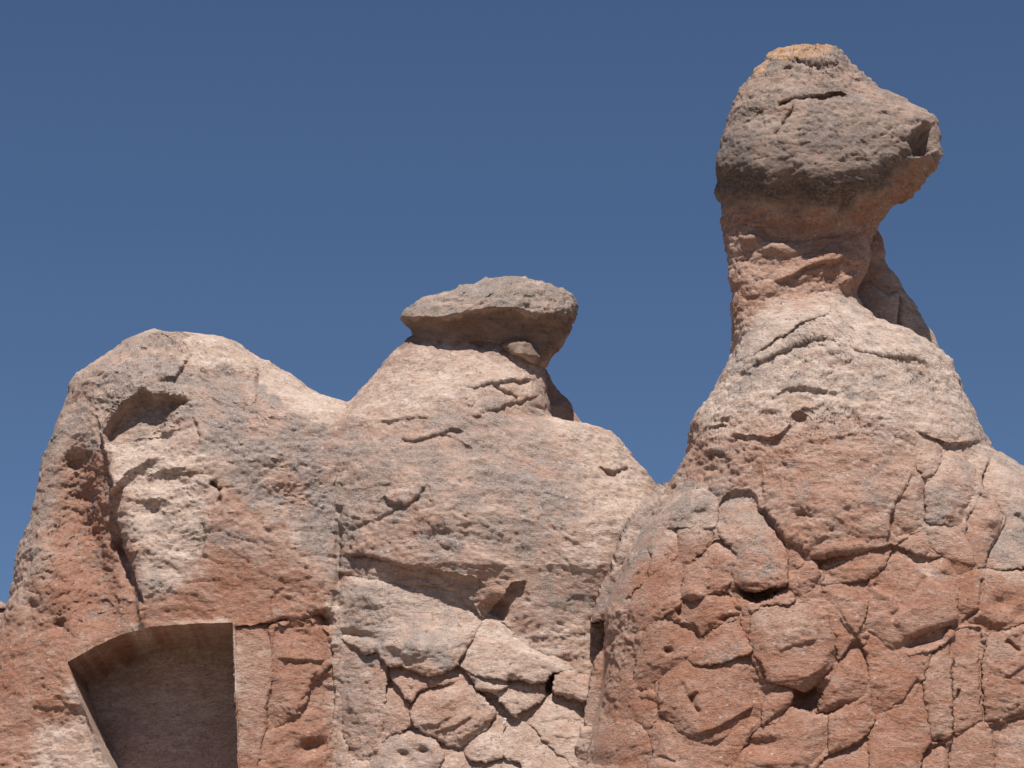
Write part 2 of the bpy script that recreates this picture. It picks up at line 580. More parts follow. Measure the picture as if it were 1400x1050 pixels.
class Mass:
    """a rock mass: one outline on each side, a depth at each level, relief features on the front"""

    def __init__(self, left, right, depth, y0, p=2.3, feats=(), smooth=True, brow=None):
        f = (lambda a: smooth_curve(a, 4)) if smooth else (lambda a: np.array(a, float))
        L, R = f(left), f(right)
        L = L[np.argsort(L[:, 1], kind='stable')]
        R = R[np.argsort(R[:, 1], kind='stable')]
        self.L, self.R = L, R
        self.D = np.array(depth, float)
        self.y0, self.p, self.feats = y0, p, list(feats)
        self.stones = []
        self.brow = brow

    def lr(self, v):
        return np.interp(v, self.L[:, 1], self.L[:, 0]), np.interp(v, self.R[:, 1], self.R[:, 0])

    def depth(self, u, v):
        l, r = self.lr(v)
        s = np.clip((u - l) / np.maximum(r - l, 1e-3), 0, 1)
        prof = np.maximum(1 - np.abs(2 * s - 1) ** self.p, 0) ** (1 / self.p)
        vd = v
        if self.brow:       # the widest level rises and dips along the rock
            b = np.array(self.brow, float)
            vd = v - np.interp(u, b[:, 0], b[:, 1]) * sstep(self.D[0, 0], self.D[0, 0] + 60, v)
        return np.interp(vd, self.D[:, 0], self.D[:, 1]) * prof

    def build(self, name, parent, v0, v1, step=1.8, vdeep=None, amp=1.0, strata=1.0, fine=1.0, nb=36, top=3.0, sharp=False):
        # rows: finer just below the top
        vs_ = [v0]
        while vs_[-1] < v1:
            d = vs_[-1] - v0
            vs_.append(vs_[-1] + min(step, 0.25 + d * 0.12))
        if vdeep:
            while vs_[-1] < vdeep:
                vs_.append(vs_[-1] + min(16, step + (vs_[-1] - v1) * 0.12))
        V = np.array(vs_)
        l, r = self.lr(V)
        ncol = int(np.max((r - l)[V <= v1 + 1]) / step)
        t = np.linspace(0, 1, ncol)
        s = 0.62 * t + 0.38 * (1 - np.cos(np.pi * t)) / 2
        U = l[:, None] + (r - l)[:, None] * s[None]
        VV = np.repeat(V[:, None], ncol, 1)
        calm = np.ones(U.shape)
        for f in self.feats:           # sharp-edged cuts: put a line of points exactly on the edge
            if f[0] == 'niche' and f[3] <= 4:
                a = np.array(f[1], float)
                m = (U > a[:, 0].min() - 12) & (U < a[:, 0].max() + 12) & (VV > a[:, 1].min() - 12) & (VV < a[:, 1].max() + 12)
                x, y = U[m], VV[m]
                e = 0.05
                sd = poly_sd(x, y, a)
                gx = (poly_sd(x + e, y, a) - poly_sd(x - e, y, a)) / (2 * e)
                gy = (poly_sd(x, y + e, a) - poly_sd(x, y - e, a)) / (2 * e)
                near = np.abs(sd) < step * 0.62
                U[m] = np.where(near, x - sd * gx, x)
                VV[m] = np.where(near, y - sd * gy, y)
                calm[m] = np.minimum(calm[m], sstep(0.5, 7, np.abs(sd)) * .9 + .1)
        dep = self.depth(U, VV)
        base = survey(U, VV, self.y0 - CP * dep)
        prof_edge = sstep(0, 0.10, np.minimum(s, 1 - s))[None]
        h, hz = apply_feats(U, VV, self.feats)
        if self.stones:
            tot = np.zeros(U.shape)
            for poly in self.stones:
                a = np.array(poly, float)
                m = (U > a[:, 0].min() - 8) & (U < a[:, 0].max() + 8) & (VV > a[:, 1].min() - 8) & (VV < a[:, 1].max() + 8)
                if m.any():
                    tot[m] += sstep(-6, 6, poly_sd(U[m], VV[m], poly))
            h = h - 0.045 * sstep(.55, .9, tot)
        P = base + OUT * (h * prof_edge)[..., None]
        P[..., 1] += hz * prof_edge
        # back half
        tb = np.linspace(np.pi, 0, nb + 2)[1:-1]
        sb = (1 - np.cos(tb)) / 2
        Ub = l[:, None] + (r - l)[:, None] * sb[None]
        Vb = np.repeat(V[:, None], nb, 1)
        B = survey(Ub, Vb, self.y0)
        B[..., 1] += self.depth(Ub, Vb) * 0.9
        G = np.concatenate([P, B], 1)
        nr, nc = G.shape[:2]
        # erosion along the surface normal
        Gw = np.concatenate([G[:, -1:], G, G[:, :1]], 1)
        du = Gw[:, 2:] - Gw[:, :-2]
        dv = np.gradient(G, axis=0)
        N = np.cross(dv, du)
        N /= np.maximum(np.linalg.norm(N, axis=-1, keepdims=True), 1e-9)
        cen = G.mean(1, keepdims=True)
        flip = np.sign(np.sum(N * (G - cen), -1).mean())
        N *= flip
        att = sstep(0.0, 0.10, hz)
        att = np.concatenate([att, np.zeros((nr, nb))], 1)
        rel = rock_noise(G, amp, strata, fine) * (1 - 0.75 * att) * np.concatenate([calm, np.ones((nr, nb))], 1)
        fade = sstep(-0.5, top * 4, V - v0)[:, None]
        G = G + N * (rel * (0.35 + 0.65 * fade))[..., None]
        idx = np.arange(nr * nc).reshape(nr, nc)
        nxt = np.roll(idx, -1, 1)
        q = np.stack([idx[:-1], nxt[:-1], nxt[1:], idx[1:]], -1).reshape(-1, 4)
        verts = G.reshape(-1, 3)
        topc, botc = G[0].mean(0), G[-1].mean(0)
        verts = np.vstack([verts, topc, botc])
        it, ib = nr * nc, nr * nc + 1
        tri = [np.stack([np.full(nc, it), nxt[0], idx[0]], -1), np.stack([np.full(nc, ib), idx[-1], nxt[-1]], -1)]
        tri = np.concatenate(tri)
        if flip > 0:      # face winding outwards
            pass
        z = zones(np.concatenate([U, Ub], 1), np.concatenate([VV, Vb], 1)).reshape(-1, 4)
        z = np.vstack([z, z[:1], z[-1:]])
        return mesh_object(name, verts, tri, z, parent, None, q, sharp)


def stone(mass, poly, parent, off=0.06, gu=0.0, gv=0.0, bulge=0.05, bw=9.0, name='stone', feats=(), step=1.7,
          amp=0.8, skirt=0.40, wav=1.5, strata=.7, off0=.015, offk=.16, gap=None, bev=0.03):
    """one fractured block lying in the face of a mass: rounded front, sides running back into the rock"""
    pts = np.array(poly, float)
    u0, v0 = pts.min(0) - 4
    u1, v1 = pts.max(0) + 4
    if v1 > 1100:
        v1 = 1150.0
    u = np.arange(u0, u1 + step, step)
    v = np.arange(v0, v1 + step, step)
    U, V = np.meshgrid(u, v)
    q = np.stack([U * 0.06, V * 0.06, 0 * U + 11], -1)
    Un = U + wav * (2.8 * pn(q) + 2.2 * pn(q * 2.9) + 1.5 * pn(q * 7))
    Vn = V + wav * (2.8 * pn(q + 40) + 2.2 * pn(q * 2.9 + 33) + 1.5 * pn(q * 7 + 21))
    if gap is None:
        gap = -3.8 + 1.5 * math.sin(pts[:, 0].sum() + 2.3 * pts[:, 1].sum())
    sd = poly_sd(Un, Vn, poly) - gap
    mask = sd > -2.6
    # a line of points exactly on the outline keeps the edge clean
    gy, gx = np.gradient(sd, step)
    gl = np.maximum(gx * gx + gy * gy, .3)
    near = np.abs(sd) < step * .55
    U = np.where(near, U - sd * gx / gl, U)
    V = np.where(near, V - sd * gy / gl, V)
    sd = np.where(near, 0, sd)
    c = pts.mean(0)
    rg = np.random.RandomState(int(c[0] * 7 + c[1] * 13) % 100000)
    gu = gu * .5 + rg.uniform(-.0004, .0004)
    gv = gv * .45 + rg.uniform(-.0003, .0004)
    tilt = gu * (U - c[0]) + gv * (V - c[1])
    off = off0 + offk * off
    h = off + tilt
    ins = np.maximum(sd, 0)
    ext = 0.5 * (pts.max(0) - pts.min(0))
    if v1 == 1150.0:
        ext[1] = 0.5 * (1150 - v0)
    # broken facets: the face is cut by a few oblique planes
    for _ in range(3):
        th = rg.uniform(0, 2 * np.pi)
        dr = ((U - c[0]) * np.cos(th) + (V - c[1]) * np.sin(th))
        rad = abs(np.cos(th)) * ext[0] + abs(np.sin(th)) * ext[1]
        h = np.minimum(h, off + tilt - (dr - rad * rg.uniform(0, .75)) * rg.uniform(.0008, .0026))
    # chamfered edges, each side of the block at its own slope
    ang = np.arctan2(V - c[1], U - c[0])
    side = 0.6 + 0.5 * np.sin(ang * 2 + rg.uniform(0, 6.3)) + 0.3 * np.sin(ang * 3 + rg.uniform(0, 6.3))
    bul = bulge * 0.36 * np.clip(side, .15, 1.4)
    h = h + bul * (np.minimum(ins / (bw * 1.5), 1) - 1) - bev * 0.6 * np.exp(-ins / 1.2)
    if feats:
        h2, hz = apply_feats(U, V, feats)
        h = h + h2
    else:
        hz = 0
    h = h - skirt * sstep(0, .85, -sd)
    base = survey(U, V, mass.y0 - CP * mass.depth(U, V))
    rn = rock_noise(base, amp, strata)
    P = base + OUT * (h + rn)[..., None]
    if feats:
        P[..., 1] += hz
    nr, nc = U.shape
    idx = np.full((nr, nc), -1)
    idx[mask] = np.arange(mask.sum())
    qd = np.stack([idx[:-1, :-1], idx[1:, :-1], idx[1:, 1:], idx[:-1, 1:]], -1).reshape(-1, 4)
    qd = qd[(qd >= 0).all(1)]
    # drop verts without faces
    used = np.unique(qd)
    remap = np.full(mask.sum(), -1)
    remap[used] = np.arange(len(used))
    qd = remap[qd]
    verts = P[mask][used]
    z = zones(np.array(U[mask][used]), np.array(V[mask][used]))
    # close the back
    e = np.concatenate([qd[:, [0, 1]], qd[:, [1, 2]], qd[:, [2, 3]], qd[:, [3, 0]]])
    key = e[:, 0].astype(np.int64) * 10000000 + e[:, 1]
    rk = e[:, 1].astype(np.int64) * 10000000 + e[:, 0]
    be = e[~np.isin(key, rk)]
    back = verts.mean(0) + np.array([0, 0.3 + 1.2 * skirt, 0])
    verts = np.vstack([verts, back])
    z = np.vstack([z, z.mean(0)])
    tri = np.stack([be[:, 1], be[:, 0], np.full(len(be), len(verts) - 1)], -1)
    return mesh_object(name, verts, tri, z, parent, None, qd)


# ------------------------------------------------------------------ ground
def build_ground():
    rs = np.concatenate([np.linspace(0.5, 60, 60), np.geomspace(64, 6000, 30)])
    na = 96
    a = np.linspace(0, 2 * np.pi, na, endpoint=False)
    R, A = np.meshgrid(rs, a, indexing='ij')
    X, Y = R * np.cos(A), R * np.sin(A)
    p = np.stack([X, Y, 0 * X], -1)
    Z = 0.12 * fbm(p * .25, 3) * np.clip(1.5 - R / 80, 0, 1)
    p[..., 2] = Z
    nr, nc = X.shape
    idx = np.arange(nr * nc).reshape(nr, nc)
    nx = np.roll(idx, -1, 1)
    q = np.stack([idx[:-1], idx[1:], nx[1:], nx[:-1]], -1).reshape(-1, 4)
    verts = np.vstack([p.reshape(-1, 3), [[0, 0, Z[0].mean()]]])
    tri = np.stack([np.full(nc, nr * nc), idx[0], nx[0]], -1)
    o = mesh_object('ground', verts, tri, None, None, ground_material(), q)
    o['kind'] = 'structure'
    o['label'] = 'dusty pale earth at the foot of the rocks'


build_ground()
DEEP = 1980.0

# ------------------------------------------------------------------ outcrop with the alcove
left = Mass(
    [(208, 451), (190, 459), (170, 467), (150, 483), (125, 499), (105, 512), (96, 523), (91, 540), (84, 560), (74, 585), (62, 615),
     (55, 640), (45, 680), (35, 720), (25, 757), (14, 800), (4, 835), (-6, 862), (-30, 920), (-60, 1000), (-110, 1150), (-260, 2000)],
    [(214, 451), (228, 455), (242, 459), (272, 461), (305, 464), (325, 470), (350, 487), (380, 504), (410, 523), (440, 540), (480, 552),
     (520, 566), (560, 600), (575, 700), (580, 1150), (600, 2000)],
    [(450, .04), (462, .30), (500, .62), (560, .86), (640, 1.02), (760, 1.16), (860, 1.24), (1050, 1.40), (1150, 1.48), (2000, 2.2)],
    0.55, 2.4)
left.feats = [
    # pale ridge whose edge stands proud of the hollow brown face beside it
    ('rough', [(125, 540), (200, 520), (270, 535), (265, 570), (240, 620), (150, 625)], .045, .06),
    ('step', [(128, 560), (138, 600), (148, 640), (157, 690), (165, 740), (178, 778), (192, 806), (200, 850)], .13, 60, -.12, 16),
    ('bump', 108, 715, 38, 125, -.40, -14),
    ('rough', [(60, 620), (135, 600), (160, 740), (190, 830), (60, 880), (20, 850)], .055, .05),
    ('bump', 168, 760, 13, 46, -.16, -14),
    ('niche', [(146, 604), (140, 586), (150, 566), (172, 549), (195, 533), (218, 536), (262, 546), (238, 562), (224, 572), (218, 594),
               (190, 597), (172, 604), (158, 608)], .22, 5),
    ('facet', [(148, 606), (190, 596), (245, 590), (215, 625), (180, 645), (156, 672)], .03, .0, .0030, 6),
    # alcove cut square into the rock
    ('niche', ragged([(92, 905), (130, 884), (165, 868), (205, 857), (260, 853), (318, 851), (320, 900), (323, 980), (326, 1060), (330, 1200),
               (205, 1200), (152, 1052), (128, 1003), (112, 962), (100, 930)]), .80, 2.6),
    # grey crust at the top, broken off above the pale saddle
    ('step', [(225, 440), (245, 465), (258, 490), (240, 515), (215, 520)], -.05, 25, .06, 40),
    ('step', [(270, 505), (300, 497), (340, 492), (352, 505), (348, 560)], -.03, 14, .05, 40),
    ('bump', 300, 480, 55, 22, .06, 10),
    ('step', [(262, 560), (275, 600), (268, 640)], .04, 30, -.03, 20),
    # overhanging flakes on the pale face
    ('rough', [(165, 640), (285, 610), (290, 700), (280, 770), (215, 830), (175, 760)], .04, .03),
    ('bump', 215, 655, 26, 9, -.05, -15),
    ('bump', 250, 640, 26, 9, .03, -15),
    ('bump', 205, 698, 17, 12, -.06, 10),
    ('bump', 215, 678, 20, 7, .03, 5),
    ('rough', [(100, 455), (260, 450), (260, 520), (170, 545), (100, 600)], .035, .04),
    ('rough', [(260, 500), (360, 500), (440, 600), (450, 720), (350, 690), (290, 620)], .028, .05),
    ('step', [(300, 665), (292, 690), (280, 715), (276, 760)], .05, 30, -.02, 16),
    ('crack', [(288, 660), (300, 672), (298, 690)], .10, 4),
    # triangular face and the crack over the lower panels
    ('step', [(296, 662), (330, 700), (380, 742), (432, 780)], -.05, 40, .05, 40),
    ('crack', [(318, 858), (340, 861), (372, 851), (420, 847), (432, 838)], .09, 2.4),
    ('crack', [(372, 851), (371, 830), (376, 812), (390, 804)], .02, 2.0),
    ('bump', 440, 848, 13, 10, -.18, 30),
    ('step', [(455, 830), (430, 838), (425, 842)], -.05, 10, .03, 20),
    ('crack', [(458, 850), (462, 780), (463, 700), (470, 620)], .03, 4),
    ('bump', 192, 830, 6, 22, .10, -10),
    ('bump', 44, 830, 10, 10, -.10, 0),
    ('bump', 80, 858, 9, 13, -.10, 0),
    ('bump', 95, 630, 22, 10, -.09, -25),
    ('step', [(30, 690), (80, 640), (128, 612)], .06, 40, -.05, 25),
    ('facet', [(60, 985), (110, 978), (160, 1060), (190, 1150), (60, 1150)], .0, .0, .0012, 34),
    ('bump', 380, 620, 50, 60, .05, 0),
    ('bump', 400, 690, 60, 30, -.05, 30),
]
left_root = thing('rock_outcrop', 'rounded pinkish tuff outcrop with a deep square alcove cut into its side', 'rock outcrop', (-2.6, 0, 0))
LS = [
    dict(poly=[(322, 861), (345, 859), (370, 854), (370, 885), (370, 920), (365, 945), (360, 962), (360, 1000), (355, 1020), (349, 1050), (345, 1200), (332, 1200), (328, 1060), (325, 980), (322, 900)], off=.02),
    dict(poly=[(373, 854), (400, 851), (425, 848), (437, 856), (450, 866), (453, 900), (447, 906), (430, 920), (422, 932), (414, 955), (404, 975), (385, 994), (366, 1000), (363, 962), (368, 945), (373, 920)], off=.02,
         feats=[('step', [(448, 902), (415, 905), (380, 900)], -.04, 12, .04, 26)]),
    dict(poly=[(454, 872), (458, 900), (459, 950), (452, 1000), (442, 1030), (437, 1050), (432, 1200), (348, 1200), (353, 1050), (359, 1025), (366, 1004), (388, 998), (407, 978), (418, 955), (426, 933), (448, 910)], off=.05,
         feats=[('bump', 425, 1022, 22, 10, -.09, -20), ('bump', 440, 930, 12, 20, .05, 20)]),
]
left.stones = [d['poly'] for d in LS]
left.build('body', left_root, 450.6, 1160, 1.8, DEEP, sharp=True)
for d in LS:
    stone(left, parent=left_root, bulge=.03, bw=8, **d)

# small rock peeping out behind its flank
back = Mass([(-30, 816), (-70, 826), (-120, 850), (-200, 920), (-320, 2000)], [(-20, 816), (-4, 822), (8, 836), (14, 860), (30, 930), (60, 2000)],
            [(815, .05), (830, .3), (900, .7), (2000, 1.4)], 2.2)
back_root = thing('rock', 'small grey rock peeping out behind the steep flank of the alcove outcrop', 'rock', (-4.9, 2.2, 0))
back.build('body', back_root, 816, 1100, 4, DEEP)

# ------------------------------------------------------------------ cone with the flat cap
mid = Mass(
    [(600, 452), (566, 458), (556, 468), (540, 482), (520, 503), (500, 524), (480, 544), (462, 558), (425, 590), (405, 640), (398, 760), (395, 1150), (380, 2000)],
    [(690, 452), (716, 470), (738, 492), (746, 515), (750, 545), (753, 568), (772, 576), (802, 582), (830, 592), (850, 606), (870, 628), (890, 652),
     (906, 672), (925, 700), (945, 760), (960, 1150), (980, 2000)],
    [(450, .16), (475, .30), (520, .52), (575, .74), (640, .98), (700, 1.10), (770, 1.18), (830, 1.10), (900, 1.14), (1050, 1.34), (1150, 1.5), (2000, 2.2)],
    0.35, 2.2)
mid.feats = [
    ('rough', [(470, 560), (560, 500), (740, 500), (760, 560), (880, 660), (800, 760), (470, 760)], .022, .045),
    ('step', [(740, 520), (700, 519), (672, 522), (650, 530), (628, 528)], -.05, 16, .05, 22),
    ('step', [(745, 535), (720, 545), (695, 553), (665, 562), (640, 575)], -.04, 20, .05, 18),
    ('crack', [(676, 525), (690, 540), (708, 548)], .05, 3),
    ('step', [(640, 590), (615, 588), (590, 597), (565, 603), (545, 600)], -.06, 16, .04, 30),
    ('step', [(590, 570), (555, 572), (515, 578)], -.03, 16, .03, 20),
    ('step', [(585, 660), (572, 675), (555, 690), (535, 688), (522, 676)], -.07, 26, .045, 36),
    ('crack', [(552, 690), (530, 705), (505, 715), (475, 728)], .03, 3),
    ('step', [(600, 590), (625, 600), (648, 612)], .03, 14, -.03, 14),
    # shoulder ledge on the sky side
    ('step', [(900, 655), (880, 648), (858, 640), (836, 645), (815, 636)], -.08, 12, .08, 30),
    ('bump', 855, 632, 10, 10, -.10, 30),
    ('step', [(860, 605), (880, 640), (905, 672)], .05, 10, -.05, 8),
    ('bump', 800, 592, 45, 12, .05, 15),
    # brown undercut band above the ledge
    ('step', [(455, 762), (500, 758), (545, 772), (600, 782), (640, 790), (668, 806)], .06, 46, -.10, 34),
    ('step', [(722, 795), (700, 800), (690, 815), (676, 838), (662, 845)], -.12, 22, .06, 30),
    ('bump', 676, 835, 16, 12, -.14, -25),
    ('bump', 730, 830, 60, 30, .07, 0),
    ('bump', 620, 700, 120, 60, .07, 0),
    ('bump', 800, 740, 60, 70, .08, 0),
    ('step', [(815, 865), (760, 868), (710, 872)], .03, 30, .05, 40),
    ('bump', 755, 935, 16, 22, -.30, 20),
    ('crack', [(463, 690), (463, 740), (462, 782)], .05, 4),
]
mid_root = thing('rock_pinnacle', 'pale tuff cone capped by a flat dark grey stone', 'rock pinnacle', (-0.2, 0.35, 0))

ledge_root = thing('rock_ledge', 'broken ledge of tilted pink slabs wedged between alcove outcrop and fractured pillar base', 'rock ledge', (-0.4, -0.9, 0))
LEDGE = [
    dict(poly=[(462, 781), (480, 784), (505, 791), (540, 801), (560, 804), (567, 799), (590, 801), (622, 804), (630, 813), (645, 823), (654, 838), (655, 855), (645, 870), (635, 882),
               (628, 895), (625, 905), (605, 917), (585, 920), (570, 912), (555, 908), (530, 904), (522, 893), (517, 886), (500, 890), (490, 881), (470, 872), (458, 867), (455, 855), (460, 830)],
         off=.34, gv=.0016, bulge=.10, bw=7, name='slab',
         feats=[('step', [(580, 905), (560, 895), (545, 885), (520, 880)], .02, 20, .05, 30), ('bump', 570, 880, 34, 16, .07, 15), ('bump', 500, 825, 40, 20, .04, 20), ('bump', 490, 868, 28, 6, -.06, 10)]),
    dict(poly=[(657, 843), (680, 847), (697, 858), (700, 867), (693, 871), (712, 880), (740, 893), (765, 903), (785, 912), (780, 918), (762, 915), (748, 920), (742, 928), (720, 926), (692, 922), (665, 922), (645, 916), (630, 906), (637, 885), (647, 872)],
         off=.44, gv=.0030, bulge=.08, bw=7, name='slab', feats=[('step', [(650, 872), (690, 876), (720, 890), (760, 905)], -.05, 40, .05, 26)]),
    dict(poly=[(640, 917), (662, 924), (690, 925), (691, 935), (674, 943), (656, 938)], off=.36, gv=.002, bulge=.08, bw=5),
    dict(poly=[(692, 924), (720, 927), (741, 930), (743, 950), (730, 960), (712, 968), (703, 975), (695, 963), (685, 950), (674, 945), (692, 937)], off=.26, gv=.003, bulge=.05),
    dict(poly=[(762, 926), (770, 919), (785, 921), (800, 926), (815, 933), (814, 950), (795, 953), (775, 949), (759, 946)], off=.30, gv=.004, bulge=.08, bw=6),
    dict(poly=[(704, 976), (713, 969), (745, 953), (775, 952), (820, 954), (818, 975), (812, 1010), (806, 1050), (800, 1200), (790, 1048), (775, 1034), (760, 1021), (750, 1012), (732, 992), (717, 983)], off=.30, gv=.0030, bulge=.04, name='slab',
         feats=[('step', [(800, 985), (770, 982), (735, 984)], -.02, 20, .02, 20), ('step', [(795, 1005), (775, 1008), (755, 1003)], -.02, 14, .02, 14)]),
    dict(poly=[(646, 939), (660, 947), (682, 954), (701, 976), (716, 986), (732, 996), (750, 1016), (765, 1029), (790, 1052), (798, 1200), (722, 1200), (720, 1052), (712, 1038), (693, 1032), (689, 1022), (680, 1008), (668, 998), (673, 985), (676, 972), (664, 956)], off=.24, gv=.0032, bulge=.03, name='slab', strata=.3),
    dict(poly=[(566, 962), (571, 945), (590, 936), (620, 932), (640, 937), (655, 950), (667, 965), (674, 975), (664, 995), (648, 1005), (632, 1018), (620, 1017), (600, 1008), (585, 1000), (572, 990), (564, 976)],
         off=.36, gv=.0012, bulge=.12, bw=12,
         feats=[('step', [(620, 975), (600, 988), (575, 992)], -.03, 10, .03, 14), ('step', [(650, 975), (625, 990), (592, 1000)], -.03, 8, .03, 12), ('step', [(672, 980), (650, 998), (625, 1012)], -.02, 8, .04, 12), ('bump', 610, 955, 30, 14, .03, -10)]),
    dict(poly=[(634, 1019), (650, 1007), (668, 1000), (679, 1010), (688, 1024), (685, 1032), (665, 1037), (645, 1036), (637, 1029)], off=.34, gv=.002, bulge=.10, bw=8),
    dict(poly=[(545, 1001), (560, 999), (575, 998), (590, 1011), (604, 1028), (604, 1034), (598, 1050), (594, 1200), (500, 1200), (505, 1050), (512, 1031), (521, 1016), (535, 1006)], off=.40, gv=.001, bulge=.12, bw=9, feats=[('bump', 553, 1030, 6, 5, -.06, 0), ('bump', 578, 1025, 7, 5, -.06, 0), ('bump', 568, 1010, 25, 8, .04, 10)]),
    dict(poly=[(458, 871), (470, 875), (490, 883), (500, 892), (518, 888), (525, 895), (527, 910), (525, 925), (523, 950), (525, 975), (520, 1000), (512, 1029), (505, 1040), (490, 1041), (475, 1035), (470, 1015), (462, 995), (457, 970), (455, 920)], off=.20, gv=.0004, bulge=.08, bw=10),
    dict(poly=[(532, 922), (540, 931), (550, 946), (557, 960), (562, 976), (564, 986), (545, 998), (530, 1003), (526, 985), (525, 950), (527, 932)], off=.20, gv=.001, bulge=.06),
    dict(poly=[(530, 908), (555, 912), (570, 915), (588, 922), (605, 920), (627, 908), (640, 919), (654, 938), (640, 935), (620, 930), (590, 933), (570, 943), (562, 955), (552, 942), (540, 928), (532, 918)], off=.22, gv=.0035, bulge=.05),
    dict(poly=[(580, 1000), (600, 1010), (620, 1019), (632, 1021), (636, 1031), (645, 1038), (640, 1046), (634, 1200), (597, 1200), (600, 1050), (607, 1031), (594, 1012)], off=.26, gv=.003, bulge=.03, strata=.3),
    dict(poly=[(641, 1046), (665, 1039), (690, 1036), (710, 1040), (718, 1054), (718, 1200), (637, 1200)], off=.36, gv=.0015, bulge=.08, bw=7),
    dict(poly=[(461, 1000), (470, 1020), (476, 1038), (490, 1043), (504, 1044), (500, 1200), (436, 1200), (441, 1050), (446, 1030), (456, 1003)], off=.30, gv=.001, bulge=.08),
    dict(poly=[(523, 1002), (535, 1000), (545, 999), (534, 1005), (520, 1014), (514, 1026)], off=.22, gv=.001, bulge=.04),
]
mid.stones = [d['poly'] for d in LEDGE]
mid.build('cone', mid_root, 453, 1160, 1.8, DEEP)
for d in LEDGE:
    d.setdefault('gap', -4.0)
    stone(mid, parent=ledge_root, off0=.01, offk=.25, **d)

fin = Mass([(735, 486), (700, 492), (690, 600), (690, 760)], [(737, 486), (744, 500), (754, 517), (766, 536), (782, 550), (785, 562), (796, 578), (806, 592), (830, 620), (860, 760)],
           [(486, .05), (500, .12), (560, .18), (760, .2)], 0.82, 2.4)
fin.build('rear_shoulder', mid_root, 486, 700, 2.2, None, amp=.6)

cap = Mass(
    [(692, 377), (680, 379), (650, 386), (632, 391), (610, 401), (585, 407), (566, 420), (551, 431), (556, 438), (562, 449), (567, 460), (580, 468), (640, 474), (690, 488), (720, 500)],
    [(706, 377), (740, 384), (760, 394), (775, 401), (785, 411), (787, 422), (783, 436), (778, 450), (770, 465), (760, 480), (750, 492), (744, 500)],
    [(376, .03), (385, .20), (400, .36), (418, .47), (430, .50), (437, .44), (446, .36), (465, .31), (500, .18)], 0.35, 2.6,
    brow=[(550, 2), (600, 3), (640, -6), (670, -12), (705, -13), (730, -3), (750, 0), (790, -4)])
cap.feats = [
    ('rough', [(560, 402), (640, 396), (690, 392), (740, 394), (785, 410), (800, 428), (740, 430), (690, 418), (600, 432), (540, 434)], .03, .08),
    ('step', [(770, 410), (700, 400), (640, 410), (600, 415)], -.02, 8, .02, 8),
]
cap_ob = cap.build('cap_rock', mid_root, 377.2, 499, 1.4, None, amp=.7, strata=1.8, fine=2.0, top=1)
cap_ob['label'] = 'flat dark grey cap stone with overhanging rim'
knob = Mass([(705, 462), (690, 466), (684, 473), (690, 482), (715, 493), (730, 497)], [(712, 462), (728, 468), (736, 480), (738, 490), (734, 497)],
            [(461, .04), (470, .13), (485, .15), (497, .06)], 0.13, 2.2)
knob.build('stone', mid_root, 462.3, 496.5, 1.4, None, amp=.9, fine=1.6, nb=14)

# ------------------------------------------------------------------ tall pillar with the animal-like head
right = Mass(
    [(1010, 372), (1003, 400), (1004, 430), (1001, 460), (993, 492), (975, 525), (960, 550), (945, 580), (940, 610), (934, 630), (922, 655), (914, 672), (898, 694), (884, 714), (868, 738), (850, 778), (830, 826),
     (826, 850), (826, 890), (822, 940), (816, 975), (806, 1015), (800, 1060), (780, 1150), (700, 2000)],
    [(1165, 372), (1170, 395), (1182, 418), (1204, 440), (1232, 450), (1262, 466), (1290, 486), (1308, 510), (1322, 540), (1340, 572), (1352, 600), (1362, 616), (1384, 630), (1402, 642), (1440, 668),
     (1500, 720), (1560, 800), (1600, 900), (1640, 1050), (1660, 1150), (1760, 2000)],
    [(370, .30), (400, .34), (430, .50), (480, .70), (540, .88), (590, 1.00), (640, 1.04), (700, 1.10), (760, 1.18), (850, 1.32), (950, 1.42), (1050, 1.52), (1150, 1.62), (2000, 2.3)],
    -0.95, 2.3)
